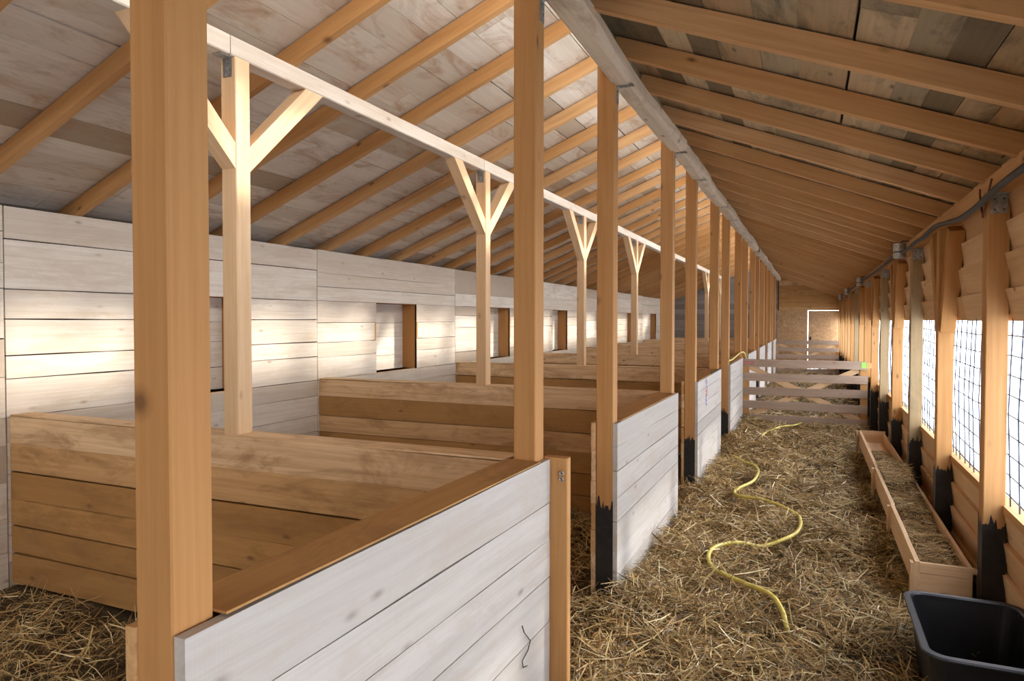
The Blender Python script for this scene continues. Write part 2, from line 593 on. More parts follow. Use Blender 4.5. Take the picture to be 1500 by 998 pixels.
PY = [4.28 + 1.47 * k for k in range(-5, 15)]       # right wall posts (near face)
for i in range(len(PY) - 1):
    y0, y1 = PY[i] + 0.05, PY[i + 1] + 0.05
    if y1 > YE:
        break
    g = MB()
    g.add([(XR + 0.05, y0, SZ0), (XR + 0.05, y1, SZ0), (XR + 0.05, y1, SZ1), (XR + 0.05, y0, SZ1), (XR + 0.054, y0, SZ0), (XR + 0.054, y1, SZ0), (XR + 0.054, y1, SZ1), (XR + 0.054, y0, SZ1)],
          [(3, 2, 1, 0), (4, 5, 6, 7), (0, 1, 5, 4), (1, 2, 6, 5), (2, 3, 7, 6), (3, 0, 4, 7)])
    # a single skin is enough for the plastic: keep only the inner face
    g.v, g.f, g.g, g.t = g.v[:4], g.f[:1], g.g[:4], g.t[:4]
    wo_ = g.build('window_%d' % (i + 1), SHEET)
    struct(wo_, 'milky plastic glazing behind wire mesh, %s bay counted from the camera end' % nth(i), 'window')
    m = MB()
    yy = y0 + 0.06
    k = 0
    while yy < y1:
        x0 = XR + 0.015 + R.uniform(-0.006, 0.006)
        lean = R.uniform(-0.02, 0.02)
        m.tube([(x0, yy, SZ0 - 0.02), (x0 - 0.015, yy + lean * 0.6, (SZ0 + SZ1) / 2), (x0, yy + lean, SZ1 + 0.02)], 0.0041, 5)
        yy += 0.15
    zz = SZ0 + 0.05
    while zz < SZ1:
        m.tube([(XR + 0.012, y0, zz), (XR + 0.0, (y0 + y1) / 2, zz - 0.01), (XR + 0.012, y1, zz)], 0.0041, 5)
        zz += 0.105
    m.build('wire_mesh', WIRE, wo_, origin=(0, 0, 0))
    s = MB()
    s.box(XR - 0.02, XR + 0.05, y0, y1, SZ0 - 0.045, SZ0, 1)
    s.build('sill', PINE, wo_, origin=(0, 0, 0))

# ------------------------------------------------------------------ roofs: boards laid along the barn on sloping rafters
RH = 0.102


def roof(name, mat, x0, x1, zf, slope, lo, hi, label):
    bmx = MB()
    n = Vector((-slope, 0, 1)).normalized()
    u = Vector((1, 0, slope)).normalized()
    L = (x1 - x0) / u.x
    s = 0.0
    while s < L:
        w = min(R.uniform(lo, hi), L - s + 0.02)
        p = Vector((x0, 0, zf(x0) + RH / n.z)) + u * s
        y = YS - R.uniform(0, 1.3)
        while y < YE:
            y2 = y + R.choice([0.665 * 4, 0.665 * 5, 0.665 * 6, 0.665 * 3])
            tn = min(1, max(0, R.gauss(0.55, 0.28)))
            bmx.plank((p.x, max(y, YS), p.z), (p.x, min(y2, YE) - 0.003, p.z), u, w - (R.uniform(0.001, 0.004) if R.random() < 0.75 else R.uniform(0.006, 0.014)), 0.022, n, tn, 0.002, 3)
            y = y2
        s += w
    o = struct(bmx.build(name, mat), label, 'roof')
    f = MB()
    a = Vector((x0, 0, zf(x0) + RH / n.z)) + n * 0.03
    c = a + u * L
    f.add([(a.x, YS, a.z), (c.x, YS, c.z), (c.x, YE, c.z), (a.x, YE, a.z), (a.x + n.x * .02, YS, a.z + n.z * .02), (c.x + n.x * .02, YS, c.z + n.z * .02), (c.x + n.x * .02, YE, c.z + n.z * .02), (a.x + n.x * .02, YE, a.z + n.z * .02)],
          [(3, 2, 1, 0), (4, 5, 6, 7), (0, 1, 5, 4), (1, 2, 6, 5), (2, 3, 7, 6), (3, 0, 4, 7)])
    f.build('felt', FELT, o)
    return o


roof('ceiling_left', ROOFL, XL - 0.35, -0.90, zl, 0.397, 0.17, 0.26, 'pale stained board underside of the roof over the stalls')
roof('ceiling_right', ROOFR, -1.06, XR + 0.30, zr, -0.396, 0.14, 0.24, 'weathered grey and brown board underside of the roof over the aisle')

bs = MB()
yq = YS
while yq < YE:
    y2 = min(yq + R.uniform(3, 4.2), YE)
    bs.plank((-1.045, yq, 3.148), (-1.045, y2 - 0.003, 3.148), (0, 0, 1), 0.142, 0.022, (1, 0, 0), R.uniform(0, 0.4), 0.001, 1)
    yq = y2
struct(bs.build('trim_1', ROOFR), 'dark upright board closing the gap between log beam and aisle roof', 'trim')

# ------------------------------------------------------------------ end walls
e = MB()
for za, zb in course_heights(2.02, 3.4, 0.13, 0.2):
    e.plank((-1.02, YE, za), (XR + 0.05, YE, za), (0, 0, 1), zb - za - 0.003, 0.025, (0, -1, 0), R.uniform(0.2, 0.8), 0.002, 2)
struct(e.build('wall_back_gable', STALL), 'brown boards filling the far gable above the strand-board door', 'wall')
e = MB()
for za, zb in course_heights(0.0, 4.3, 0.16, 0.22):
    e.plank((-1.06, YE, za), (-4.62, YE, za), (0, 0, 1), zb - za - 0.004, 0.025, (0, -1, 0), R.uniform(0, 0.6), 0.002, 2)
wbk = struct(e.build('wall_back', GREYB), 'dim board wall closing the far end of the barn', 'wall')
f = MB()
f.box(-4.95, -1.04, YE + 0.005, YE + 0.06, 0, 4.6, 0)
f.box(-1.04, XR + 0.1, YE + 0.005, YE + 0.06, 2.02, 4.6, 0)
f.build('backing', DARKB, wbk)
d = MB()
d.box(-1.07, -0.095, YE - 0.02, YE + 0.02, 0, 2.02, 2)
struct(d.build('wall_back_panel', OSB), 'brown strand-board panel at the far end, left of the door', 'wall')
d = MB()
d.box(-0.078, 0.86, YE - 0.02, YE + 0.02, 0.03, 2.004, 2)
do = d.build('door_1', OSB)
struct(do, 'brown strand-board door with daylight round its edges at the far end', 'door')
h = MB()
h.box(-0.02, 0.02, YE - 0.05, YE - 0.02, 1.0, 1.12, 2)
h.build('handle', DARKM, do)
fr = MB()
for x0, x1, zt in ((XL - 0.05, -2.9, 1.75), (-2.9, -1.10, 4.0), (-1.10, XR + 0.05, 3.3)):  # low left section leaves an invented opening that lights the stalls
    for za, zb in course_heights(0.0, zt, 0.18, 0.24):
        fr.plank((x0, YS, za), (x1, YS, za), (0, 0, 1), zb - za - 0.002, 0.025, (0, 1, 0), R.random(), 0.001, 2)
wf = struct(fr.build('wall_front', MILKY), 'unseen board wall behind the camera, with a gable opening added to light the stalls', 'wall')
f = MB()
f.box(-4.95, -2.9, YS - 0.06, YS - 0.005, 0, 1.75, 0)
f.box(-2.9, -1.10, YS - 0.06, YS - 0.005, 0, 4.1, 2)
f.box(-1.10, XR + 0.1, YS - 0.06, YS - 0.005, 0, 3.4, 0)
f.build('backing', DARKB, wf)

# ------------------------------------------------------------------ rafters
n_l = n_r = 0
for k in range(-2, 40):
    y = 2.43 + 0.665 * k
    if y > YE - 0.1:
        break
    jy = R.uniform(-0.02, 0.02)
    if y > 1.5:
        m = MB()
        nz = math.cos(math.atan(0.397)) * RH / 2
        x0, x1 = XL - 0.18, -0.93
        m.beam((x0, y + jy, zl(x0) + nz), (x1, y + jy + R.uniform(-.015, .015), zl(x1) + nz), 0.05, RH - 0.004, (0, 0, 1), R.uniform(0.3, 1))
        o = m.build('rafter', PINE, origin=((x0 + x1) / 2, y, zl((x0 + x1) / 2)))
        tag(o, 'pine rafter under the pale stall roof, %s from the camera end' % nth(n_l), 'rafter', 'rafters of the stall roof')
        n_l += 1
    m = MB()
    nz = math.cos(math.atan(0.396)) * RH / 2
    x0, x1 = -1.02, XR + 0.12
    m.beam((x0, y + jy, zr(x0) + nz), (x1, y + jy + R.uniform(-.015, .015), zr(x1) + nz), 0.052, RH - 0.004, (0, 0, 1), R.uniform(0.45, 1.0))
    o = m.build('rafter', PINE, origin=((x0 + x1) / 2, y, zr((x0 + x1) / 2)))
    tag(o, 'pine rafter under the dark aisle roof, %s from the camera end' % nth(n_r), 'rafter', 'rafters of the aisle roof')
    n_r += 1

# ------------------------------------------------------------------ long beams
yb = [-0.31 + P * k for k in range(-1, 10)]
yb[0] = YS
yb[-1] = YE - 0.03
cnt = 0
for i in range(len(yb) - 1):
    if yb[i + 1] <= yb[i]:
        continue
    m = MB()
    m.beam((-2.76, yb[i] + 0.003, 3.09), (-2.76, yb[i + 1] - 0.003, 3.09), 0.10, 0.10, (0, 0, 1), R.uniform(0.5, 1), 0.006)
    o = m.build('purlin', MILKY, origin=(-2.76, (yb[i] + yb[i + 1]) / 2, 3.04))
    tag(o, 'pale purlin length on the braced mid posts, %s from the camera end' % nth(i), 'beam', 'purlin lengths over the stalls')


def log_beam(y0, y1, seed):
    """Half-squared log: flat bottom and left side, waney rounded right edge."""
    m = MB()
    st = 14
    rr = random.Random(seed)
    V, F, G = [], [], []
    n = 7
    ph = rr.uniform(0, 6)
    for i in range(st + 1):
        f = i / st
        y = y0 + (y1 - y0) * f
        q = 0.012 * math.sin(f * 7 + ph) + rr.uniform(-0.004, 0.004)
        wn_ = 0.022 + 0.014 * math.sin(f * 5 + ph * 2) + rr.uniform(0, 0.006)
        wl = max(0.002, 0.008 + 0.012 * math.sin(f * 6 + ph * 1.3))
        x0, x1, z0, z1 = -1.066, -0.946 + q, 3.056, 3.146
        for x, z in ((x0, z1), (x0, z0 + wl), (x0 + wl, z0), (x1 - wn_ - 0.012, z0), (x1 - wn_ * 0.45, z0 + wn_ * 0.4), (x1, z0 + wn_ + 0.012), (x1, z1)):
            V.append((x, y, z))
            G.append((y, x * 1.0, z))
    for i in range(st):
        for k in range(n):
            F.append((i * n + k, i * n + (k + 1) % n, (i + 1) * n + (k + 1) % n, (i + 1) * n + k))
    F.append(tuple(reversed(range(n))))
    F.append(tuple(range(st * n, st * n + n)))
    m.add(V, F, G, rr.uniform(0.2, 1))
    return m


ends = [YS, 2.70, 5.68, 8.62, 11.5, 14.5, 17.4, 20.3, YE - 0.03]
for i in range(len(ends) - 1):
    o = log_beam(ends[i], ends[i + 1] - 0.006, 20 + i).build('aisle_beam', LOG, origin=(-1.0, (ends[i] + ends[i + 1]) / 2, 3.06))
    tag(o, 'rough log beam length along the aisle posts, %s from the camera end' % nth(i), 'beam', 'log beam lengths along the aisle')

plate = []
yy = [YS, 3.0, 8.0, 13.0, 18.0, YE - 0.03]
for i in range(5):
    m = MB()
    m.beam((0.90, yy[i], 2.395), (0.90, yy[i + 1] - 0.004, 2.395), 0.10, 0.10, (0, 0, 1), R.uniform(0.4, 0.9), 0.005)
    o = m.build('wall_plate', PINE, origin=(0.90, (yy[i] + yy[i + 1]) / 2, 2.345))
    tag(o, 'pine wall plate length over the right wall posts, %s from the camera end' % nth(i), 'beam', 'wall plate lengths')


# ------------------------------------------------------------------ shared small parts
def tar_coat(x0, x1, y0, y1, ztop, parent, seed):
    """Black tar brushed round a post foot: a thin skin with a ragged upper edge."""
    rr = random.Random(seed)
    e = 0.002
    x0, x1, y0, y1 = x0 - e, x1 + e, y0 - e, y1 + e
    ring = []
    n = 14
    for (a, c) in (((x0, y0), (x1, y0)), ((x1, y0), (x1, y1)), ((x1, y1), (x0, y1)), ((x0, y1), (x0, y0))):
        for i in range(n):
            f = i / n
            ring.append((a[0] + (c[0] - a[0]) * f, a[1] + (c[1] - a[1]) * f))
    V = [(x, y, -0.02) for x, y in ring] + [(x, y, ztop + rr.choice([-0.02, 0, 0, 0, 0.004, 0.004, 0.03, 0.055]) + rr.uniform(-0.004, 0.004)) for x, y in ring]
    k = len(ring)
    F = [(i, (i + 1) % k, k + (i + 1) % k, k + i) for i in range(k)]
    m = MB()
    m.add(V, F, None, 0.5)
    o = m.build('tar_coating', TAR, parent)
    o['label'] = 'black tar coating'
    return o


def angle_bracket(x, y, z, parent, sx=1):
    """Steel angle: one leg down the post, one under the beam."""
    m = MB()
    m.box(x, x + 0.003 * sx if sx > 0 else x, y, y + 0.045, z - 0.10, z, 2) if sx > 0 else m.box(x - 0.003, x, y, y + 0.045, z - 0.10, z, 2)
    if sx > 0:
        m.box(x, x + 0.10, y, y + 0.045, z - 0.003, z, 0)
    else:
        m.box(x - 0.10, x, y, y + 0.045, z - 0.003, z, 0)
    for q in (0.025, 0.05, 0.075):
        for dy in (0.012, 0.033):
            m.tube([(x + 0.002 * sx, y + dy, z - q), (x + 0.007 * sx, y + dy, z - q)], 0.004, 6)
            m.tube([(x + q * sx, y + dy, z - 0.002), (x + q * sx, y + dy, z - 0.007)], 0.004, 6)
    o = m.build('steel_bracket', ZINC, parent)
    o['label'] = 'galvanised steel bracket'
    return o


# ------------------------------------------------------------------ stall fronts and aisle posts
front_names = []
for k in range(NB):
    y0, y1 = 0.925 + P * k, 2.765 + P * k + (0.035 if k != 0 else 0)
    top = 1.09
    f0, f1 = fx(y0), fx(y1)
    root = empty('stall_front', ((f0 + f1) / 2 - 0.08, (y0 + y1) / 2, 0))
    ob, ib, cap = MB(), MB(), MB()
    crs = course_heights(0.02, top, 0.15, 0.20) if k == 0 else course_heights(0.02, top, 0.11, 0.17)
    for i, (za, zb) in enumerate(crs):
        gap = R.uniform(0.002, 0.005) if k != 3 else R.choice([0.004, 0.012])
        ob.plank((f0 - 0.028, y0, za), (f1 - 0.028, y1 - R.uniform(0, 0.006), za), (0, 0, 1), zb - za - gap, 0.028, (1, 0, 0), R.random(), 0.002, 4)
    for za, zb in course_heights(0.02, top, 0.13, 0.2):
        ib.plank((f0 - 0.157, y0 - R.uniform(0, 0.012), za), (f1 - 0.157, y1, za), (0, 0, 1), zb - za - 0.004, 0.026, (1, 0, 0), R.uniform(0.3, 1), 0.002, 3)
    cap.plank((f0 - 0.156, y0 + 0.104, top), (f1 - 0.156, 2.765 + P * k - 0.106, top), (1, 0, 0), 0.153, 0.006, (0, 0, 1), 0.35)
    ob.build('outer_boards', DAYLIT, root)['label'] = 'greyish white outer boards'
    ib.build('inner_boards', STALL, root)
    cap.build('top_cap', STALL, root)
    what = {0: 'nearest, widest whitish boarded stall front, right beside the camera', 1: 'second whitish boarded stall front, with sun on its lower boards', 2: 'third whitish boarded stall front, with blue and red marks near its top',
            3: 'fourth whitish boarded stall front, just before the first gate'}.get(k, 'whitish boarded stall front beyond the first gate, %s from the camera end' % nth(k))
    tag(root, what, 'stall front', 'boarded stall fronts along the aisle')
    if k == 2:
        def stroke(pts, mat, name='painted_mark'):
            m = MB()
            m.tube([(0, yy_, zz_) for yy_, zz_ in pts], 0.0075, 5)
            for i_, v_ in enumerate(m.v):
                m.v[i_] = (fx(v_[1]) + 0.0015 + v_[0] * 0.25, v_[1], v_[2])
            return m.build(name, mat, root)
        yc, zc = y0 + 0.52, 0.93
        import itertools
        for (mat, lst) in ((BLUEP, [[(0, .10), (.03, .14), (.06, .09), (.02, .06), (.07, .05)], [(0, -.04), (.05, -.03), (0, -.08), (.06, -.09), (.0, -.12), (.06, -.13)], [(.02, -.05), (.03, -.14)]]),
                           (REDP, [[(0, .04), (.04, .0), (.08, .04)], [(.0, -.01), (.04, -.04), (.08, 0)]])):
            for pts in lst:
                s_ = stroke([(yc + a * 1.6, zc + c_) for a, c_ in pts], mat)
                s_['label'] = 'blue marker scribble' if mat is BLUEP else 'red marker scribble'
        m = MB()
        m.beam((f1 - 0.005, y0 + 1.0, top + 0.006), (f1 - 0.005, y1, top + 0.006), 0.02, 0.012, (0, 0, 1))
        m.build('rubber_strip', RUBBER, root)['label'] = 'black rubber edge strip'
    if k == 0:
        m = MB()
        m.tube([(f1 + dx, yy_, zz_) for dx, yy_, zz_ in ((0, 2.455, 0.485), (0.004, 2.465, 0.455), (0.0, 2.54, 0.39), (0.006, 2.50, 0.37), (0, 2.455, 0.345), (0, 2.465, 0.315), (-0.002, 2.51, 0.30))], 0.0022, 6)
        m.build('bent_wire', DARKM, root)['label'] = 'thin dark bent wire'

    for side in (0, 1):
        py = y0 if side == 0 else 2.765 + P * k - 0.10
        m = MB()
        fp = fx(py + 0.05) - (0.006 if k == 0 and side == 0 else 0)
        xa, xb = fp - 0.128, fp - 0.028
        tn = R.uniform(0.2, 0.6)
        ztop = zl(xa) - 0.003
        m.box(xa, xb, py, py + 0.10, -0.03, ztop, 2, tn, 0.004)
        o = m.build('aisle_post', PINE, origin=(fp - 0.078, py + 0.05, 0))
        if k == 0 and side == 0:
            lb = 'thick pine post nearest the camera, at the near end of the first stall front'
        else:
            lb = 'tall pine aisle post at the %s end of the %s stall front' % ('near' if side == 0 else 'far', nth(k))
        tag(o, lb, 'post', 'tall posts under the log beam')
        angle_bracket(xb, py + 0.05, 3.055, o)
        if side == 0 and k in (1, 2, 3, 4, 5):
            tar_coat(xa, xb, py, py + 0.10, {1: 0.60, 2: 0.52, 3: 0.42}.get(k, 0.45), o, k)

# jamb post standing at the far end of the first stall front
m = MB()
XJ = fx(2.79)
m.box(XJ - 0.03, XJ + 0.078, 2.768, 2.815, -0.03, 1.095, 2, 0.45, 0.004)
o = m.build('gate_jamb', PINE, origin=(XJ, 2.79, 0))
tag(o, 'short squared pine jamb post against the far end of the nearest stall front', 'post')
for z in (1.03, 1.005):
    h = MB()
    c = Vector((XJ + 0.053, 2.767, z))
    pts = [(c.x + 0.008 * math.cos(a), c.y - 0.004, c.z + 0.008 * math.sin(a)) for a in np.linspace(0, 2 * math.pi, 13)]
    h.tube(pts, 0.003, 6)
    h.build('hinge_eye', ZINC, o)

# ------------------------------------------------------------------ partitions between stalls, with braced mid posts standing on them
for k in range(NB):
    yp = 2.65 + P * k
    root = empty('stall_partition', (-2.9, yp + 0.07, 0))
    near, far, cap = MB(), MB(), MB()
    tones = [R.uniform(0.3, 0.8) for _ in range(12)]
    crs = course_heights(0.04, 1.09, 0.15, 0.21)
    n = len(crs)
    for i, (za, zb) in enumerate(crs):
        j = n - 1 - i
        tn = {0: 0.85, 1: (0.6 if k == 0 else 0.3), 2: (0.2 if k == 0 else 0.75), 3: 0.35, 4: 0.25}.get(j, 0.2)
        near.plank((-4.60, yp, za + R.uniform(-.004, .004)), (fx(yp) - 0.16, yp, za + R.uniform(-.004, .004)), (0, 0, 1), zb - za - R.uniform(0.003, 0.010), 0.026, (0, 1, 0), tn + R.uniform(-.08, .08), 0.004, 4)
        far.plank((-4.60, yp + 0.119, za), (fx(yp) - 0.16, yp + 0.119, za), (0, 0, 1), zb - za - 0.004, 0.026, (0, 1, 0), R.random(), 0.002, 3)
    cap.box(-4.60, fx(yp) - 0.16, yp + 0.005, yp + 0.14, 1.088, 1.096, 0, 0.9)
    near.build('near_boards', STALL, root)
    far.build('far_boards', STALL, root)
    cap.build('top_cap', STALL, root)
    tag(root, 'brown boarded partition between stalls, %s from the camera end' % nth(k), 'partition', 'stall partitions')

    py = yp + 0.01
    x0, x1 = -2.81, -2.71
    pe = empty('braced_post', (-2.76, py + 0.05, 1.096))
    m = MB()
    m.box(x0, x1, py, py + 0.10, 1.096, 3.04, 2, R.uniform(0.4, 0.8), 0.004)
    m.build('post', BLOND, pe)
    for sg in (-1, 1):
        m = MB()
        yc = py + 0.05
        a = Vector((-2.76, yc + sg * 0.02, 2.50))
        c = Vector((-2.76, yc + sg * 0.60, 3.05))
        u = (c - a).normalized()
        w = Vector((0, -u.z, u.y)) if sg > 0 else Vector((0, u.z, -u.y))
        # parallelogram brace cut flush with the post and with the purlin
        hw = 0.055
        wy = 0.08
        off = (R.uniform(0, 50), R.uniform(0, 50), 0)
        V, G = [], []
        for x in (-2.805, -2.713):
            for (yy_, zz_) in ((yc + sg * 0.05, 2.47), (yc + sg * 0.05, 2.60), (yc + sg * 0.49, 3.04), (yc + sg * 0.64, 3.04)):
                V.append((x, yy_, zz_))
                G.append(((yy_ - yc) * sg * 0.7 + (zz_ - 2.4) * 0.7 + off[0], (yy_ - yc) * sg * 0.7 - (zz_ - 2.4) * 0.7 + off[1], x))
        m.add(V, [(0, 1, 2, 3), (7, 6, 5, 4), (0, 4, 5, 1), (1, 5, 6, 2), (2, 6, 7, 3), (3, 7, 4, 0)], G, R.uniform(0.5, 1))
        m.build('knee_brace', BLOND, pe)
    m = MB()
    m.box(x0 + 0.02, x1 - 0.02, py - 0.004, py - 0.001, 2.94, 3.035, 2)
    m.box(x0 + 0.02, x1 - 0.02, py - 0.075, py - 0.001, 3.035, 3.039, 1)
    for q in (2.96, 2.985, 3.01):
        for dx in (0.035, 0.065):
            m.tube([(x0 + dx, py - 0.003, q), (x0 + dx, py - 0.008, q)], 0.004, 6)
    m.build('steel_bracket', ZINC, pe)['label'] = 'galvanised steel bracket'
    tag(pe, 'pine post with two V-shaped knee braces standing on the %s stall partition' % nth(k), 'post', 'braced posts on the partitions')

# ------------------------------------------------------------------ right wall posts
vis = 0
for i, y in enumerate(PY):
    if y > YE - 0.2 or y < 1.0:
        continue
    braced = (i % 2 == 0)            # index 5 is the nearest plain post
    x0, x1 = 0.842, 0.942
    pe = empty('wall_post', (0.892, y + 0.05, 0))
    mat = MOSSY if (i in (7, 9, 13)) else PINE
    m = MB()
    m.box(x0, x1, y, y + 0.10, -0.03, 2.345, 2, R.uniform(0.3, 0.8), 0.004)
    m.build('post', mat, pe)
    tar_coat(x0, x1, y, y + 0.10, 0.60 + R.uniform(-.04, .03), pe, 50 + i)
    if braced:
        for sg in (-1, 1):
            m = MB()
            a = (0.895, y + 0.05 + sg * 0.055, 1.62)
            c = (0.895, y + 0.05 + sg * 0.36, 2.31)
            m.beam(a, c, 0.095, 0.10, (0, 1, 0), R.uniform(0.0, 0.4), 0.003)
            m.build('knee_brace', PINE, pe)
        lb = 'right wall post with two splayed braces, %s post from the camera end' % nth(vis)
    else:
        m = MB()
        m.box(x0 + 0.012, x1 - 0.012, y - 0.004, y - 0.001, 2.245, 2.345, 2)
        m.box(x0 + 0.012, x1 - 0.012, y - 0.07, y - 0.001, 2.338, 2.343, 1)
        m.box(0.885, 0.893, y - 0.03, y - 0.003, 2.30, 2.34, 2)
        m.build('steel_bracket', ZINC, pe)['label'] = 'galvanised steel bracket with bolt holes'
        bh = MB()
        for q in (2.265, 2.32):
            for dx in (0.03, 0.07):
                bh.tube([(x0 + dx, y - 0.003, q), (x0 + dx, y - 0.006, q)], 0.005, 6)
        bh.build('bolt', DARKM, pe)
        lb = 'plain right wall post with a steel top bracket, %s post from the camera end' % nth(vis)
    tag(pe, lb, 'post', 'posts of the right wall')
    vis += 1


# ------------------------------------------------------------------ gates across the aisle
def gate(y, xl, xr, z0, z1, label, tape):
    root = empty('aisle_gate', ((xl + xr) / 2, y, 0))
    n = 5
    H = z1 - z0
    hb = 0.125
    for i in range(n):
        z = z0 + hb / 2 + i * (H - hb) / (n - 1)
        m = MB()
        m.plank((xl, y, z - hb / 2 + R.uniform(-.008, .008)), (xr, y, z - hb / 2 + R.uniform(-.008, .008)), (0, 0, 1), hb, 0.024, (0, -1, 0), R.uniform(0, 1), 0.003, 4)
        m.build('rail', GATEW, root)
    for a, c in (((xl + 0.10, z1 - 0.12), (xr - 0.10, z0 + 0.10)), ((xr - 0.10, z1 - 0.12), (xl + 0.10, z0 + 0.10))):
        m = MB()
        yo = y + 0.014 if a[0] < c[0] else y + 0.037
        m.beam((a[0], yo, a[1]), (c[0], yo, c[1]), 0.022, 0.085, (0, 0, 1), R.uniform(0.5, 1))
        m.build('diagonal_brace', BLOND, root)
    for x in (xl + 0.05, xr - 0.05):
        m = MB()
        m.box(x - 0.05, x + 0.05, y + 0.002, y + 0.026, z0 + 0.01, z1 - 0.01, 2)
        m.build('stile', PINE, root)
    if tape:
        m = MB()
        m.box(xr - 0.09, xr - 0.02, y - 0.027, y - 0.024, z1 - 0.10, z1 - 0.01, 2)
        m.build('tape_patch', GREENP, root)['label'] = 'green tape patch'
        m = MB()
        m.box(xr - 0.015, xr + 0.05, y - 0.027, y - 0.022, z1 - 0.10, z1 - 0.02, 2)
        m.build('tape_tag', ORANGEP, root)['label'] = 'orange tape tag'
        m = MB()
        for zz in (z1 - 0.045, z1 - 0.075):
            m.tube([(xl - 0.05, y - 0.03, zz), (xl + 0.1, y - 0.034, zz + 0.005), (xl + 0.18, y - 0.03, zz)], 0.005, 6)
        m.build('tie_cord', REDP, root)['label'] = 'red tie cord'
    tag(root, label, 'gate', 'five-rail gates across the aisle')
    return root


gate(11.62, -1.00, 0.80, 0.05, 1.06, 'nearer weathered five-rail wooden gate with crossed braces across the aisle', True)
gate(23.0, -1.02, 0.80, 0.05, 1.06, 'farther five-rail wooden gate, seen above the nearer gate before the end door', False)
m = MB()
m.box(-1.10, -1.015, 11.66, 11.75, -0.03, 1.12, 2, 0.5, 0.004)
o = m.build('gate_hinge_post', PINE, origin=(-1.06, 11.7, 0))
tag(o, 'short post carrying the left end of the nearer aisle gate', 'post')

# ------------------------------------------------------------------ feed trough along the right wall
TX0, TX1, TY0, TY1, TZ = 0.545, 0.838, 4.36, 9.35, 0.345
root = empty('feed_trough', ((TX0 + TX1) / 2, (TY0 + TY1) / 2, 0))
secs = [(TY0, 5.65), (5.65, 7.05), (7.05, TY1)]
for i, (a, c) in enumerate(secs):
    m = MB()
    off = 0.0 if i == 0 else 0.006 * i
    m.plank((TX0 + off, a + 0.002, TZ - 0.165 - 0.004 * i), (TX0 + off, c - 0.002, TZ - 0.165 - 0.006 * i), (0, 0, 1), 0.165, 0.024, (1, 0, 0), 0.85 - 0.15 * i, 0.003, 4)
    m.build('front_board', BLOND, root)
for yy_, nm in ((TY0, 'end_board'), (TY1 - 0.024, 'end_board')):
    m = MB()
    m.plank((TX0 + 0.024, yy_, TZ - 0.06), (TX1, yy_, TZ - 0.06), (0, 0, 1), 0.055, 0.024, (0, 1, 0), 0.9, 0.001, 1)
    m.plank((TX0 + 0.024, yy_, TZ - 0.175), (TX1, yy_, TZ - 0.175), (0, 0, 1), 0.112, 0.024, (0, 1, 0), 0.8, 0.001, 1)
    m.build(nm, BLOND, root)
m = MB()
m.plank((TX1 - 0.022, TY0, TZ - 0.165), (TX1 - 0.022, TY1, TZ - 0.165), (0, 0, 1), 0.13, 0.02, (1, 0, 0), 0.6, 0.002, 3)
m.build('back_board', BLOND, root)
m = MB()
m.box(TX0 + 0.02, TX1 - 0.02, TY0 + 0.02, TY1 - 0.02, TZ - 0.165, TZ - 0.145, 1, 0.6)
m.build('bottom_board', BLOND, root)
for yy_ in (TY0 + 0.002, 5.62, 7.0, TY1 - 0.06):
    m = MB()
    m.box(TX0 - 0.022, TX0 + 0.0, yy_, yy_ + 0.05, -0.02, TZ - 0.01, 2, 0.7)
    m.build('leg', BLOND, root)
    m = MB()
    m.box(TX1 - 0.045, TX1 - 0.023, yy_, yy_ + 0.05, -0.02, TZ - 0.166, 2, 0.7)
    m.build('leg', BLOND, root)
tag(root, 'long low wooden feed trough on legs filled with hay by the right wall', 'trough')

# ------------------------------------------------------------------ black tub
def rrect(x0, x1, y0, y1, r, n=6):
    pts = []
    for cx, cy, a0 in ((x1 - r, y1 - r, 0), (x0 + r, y1 - r, 90), (x0 + r, y0 + r, 180), (x1 - r, y0 + r, 270)):
        for i in range(n + 1):
            a = math.radians(a0 + 90 * i / n)
            pts.append((cx + r * math.cos(a), cy + r * math.sin(a)))
    return pts


def loft(rings, m, closed_bottom=True):
    n = len(rings[0])
    V = [p for r in rings for p in r]
    F = []
    for i in range(len(rings) - 1):
        for k in range(n):
            F.append((i * n + k, i * n + (k + 1) % n, (i + 1) * n + (k + 1) % n, (i + 1) * n + k))
    F.append(tuple(reversed(range(n))))
    F.append(tuple(range((len(rings) - 1) * n, len(rings) * n)))
    m.add(V, F, None, 0.5)


bx0, bx1, by0, by1, bz = 0.425, 0.925, 3.13, 3.88, 0.35
root = empty('rubber_tub', ((bx0 + bx1) / 2, (by0 + by1) / 2, 0))
m = MB()


def tr(d, z, r):
    return [(x, y, z) for x, y in rrect(bx0 + d, bx1 - d, by0 + d, by1 - d, r)]


loft([tr(0.075, 0.012, 0.06), tr(0.06, 0.02, 0.07), tr(0.03, bz - 0.03, 0.07), tr(0.03, bz - 0.006, 0.07), tr(0.034, bz - 0.006, 0.066), tr(0.036, bz - 0.03, 0.066), tr(0.07, 0.04, 0.06), tr(0.085, 0.03, 0.055)], m)
m.build('tub_body', TUBM, root, smooth=False)
m = MB()
n_ = len(tr(0, 0, 0.07))
rings = [tr(0.028, bz - 0.012, 0.07), tr(0.004, bz - 0.014, 0.085), tr(0.0, bz - 0.007, 0.088), tr(0.004, bz, 0.085), tr(0.028, bz + 0.001, 0.07), tr(0.033, bz - 0.006, 0.066)]
V = [p for r in rings for p in r]
F = []
for i in range(len(rings)):
    j = (i + 1) % len(rings)
    for k in range(n_):
        F.append((i * n_ + k, i * n_ + (k + 1) % n_, j * n_ + (k + 1) % n_, j * n_ + k))
m.add(V, F, None, 0.5)
RIM = plain('tub_rim_plastic', (0.022, 0.026, 0.032), rough=0.4, var=0.2)
m.build('rim', RIM, root, smooth=False)
tag(root, 'large black plastic tub on the straw at the near end of the trough', 'tub')


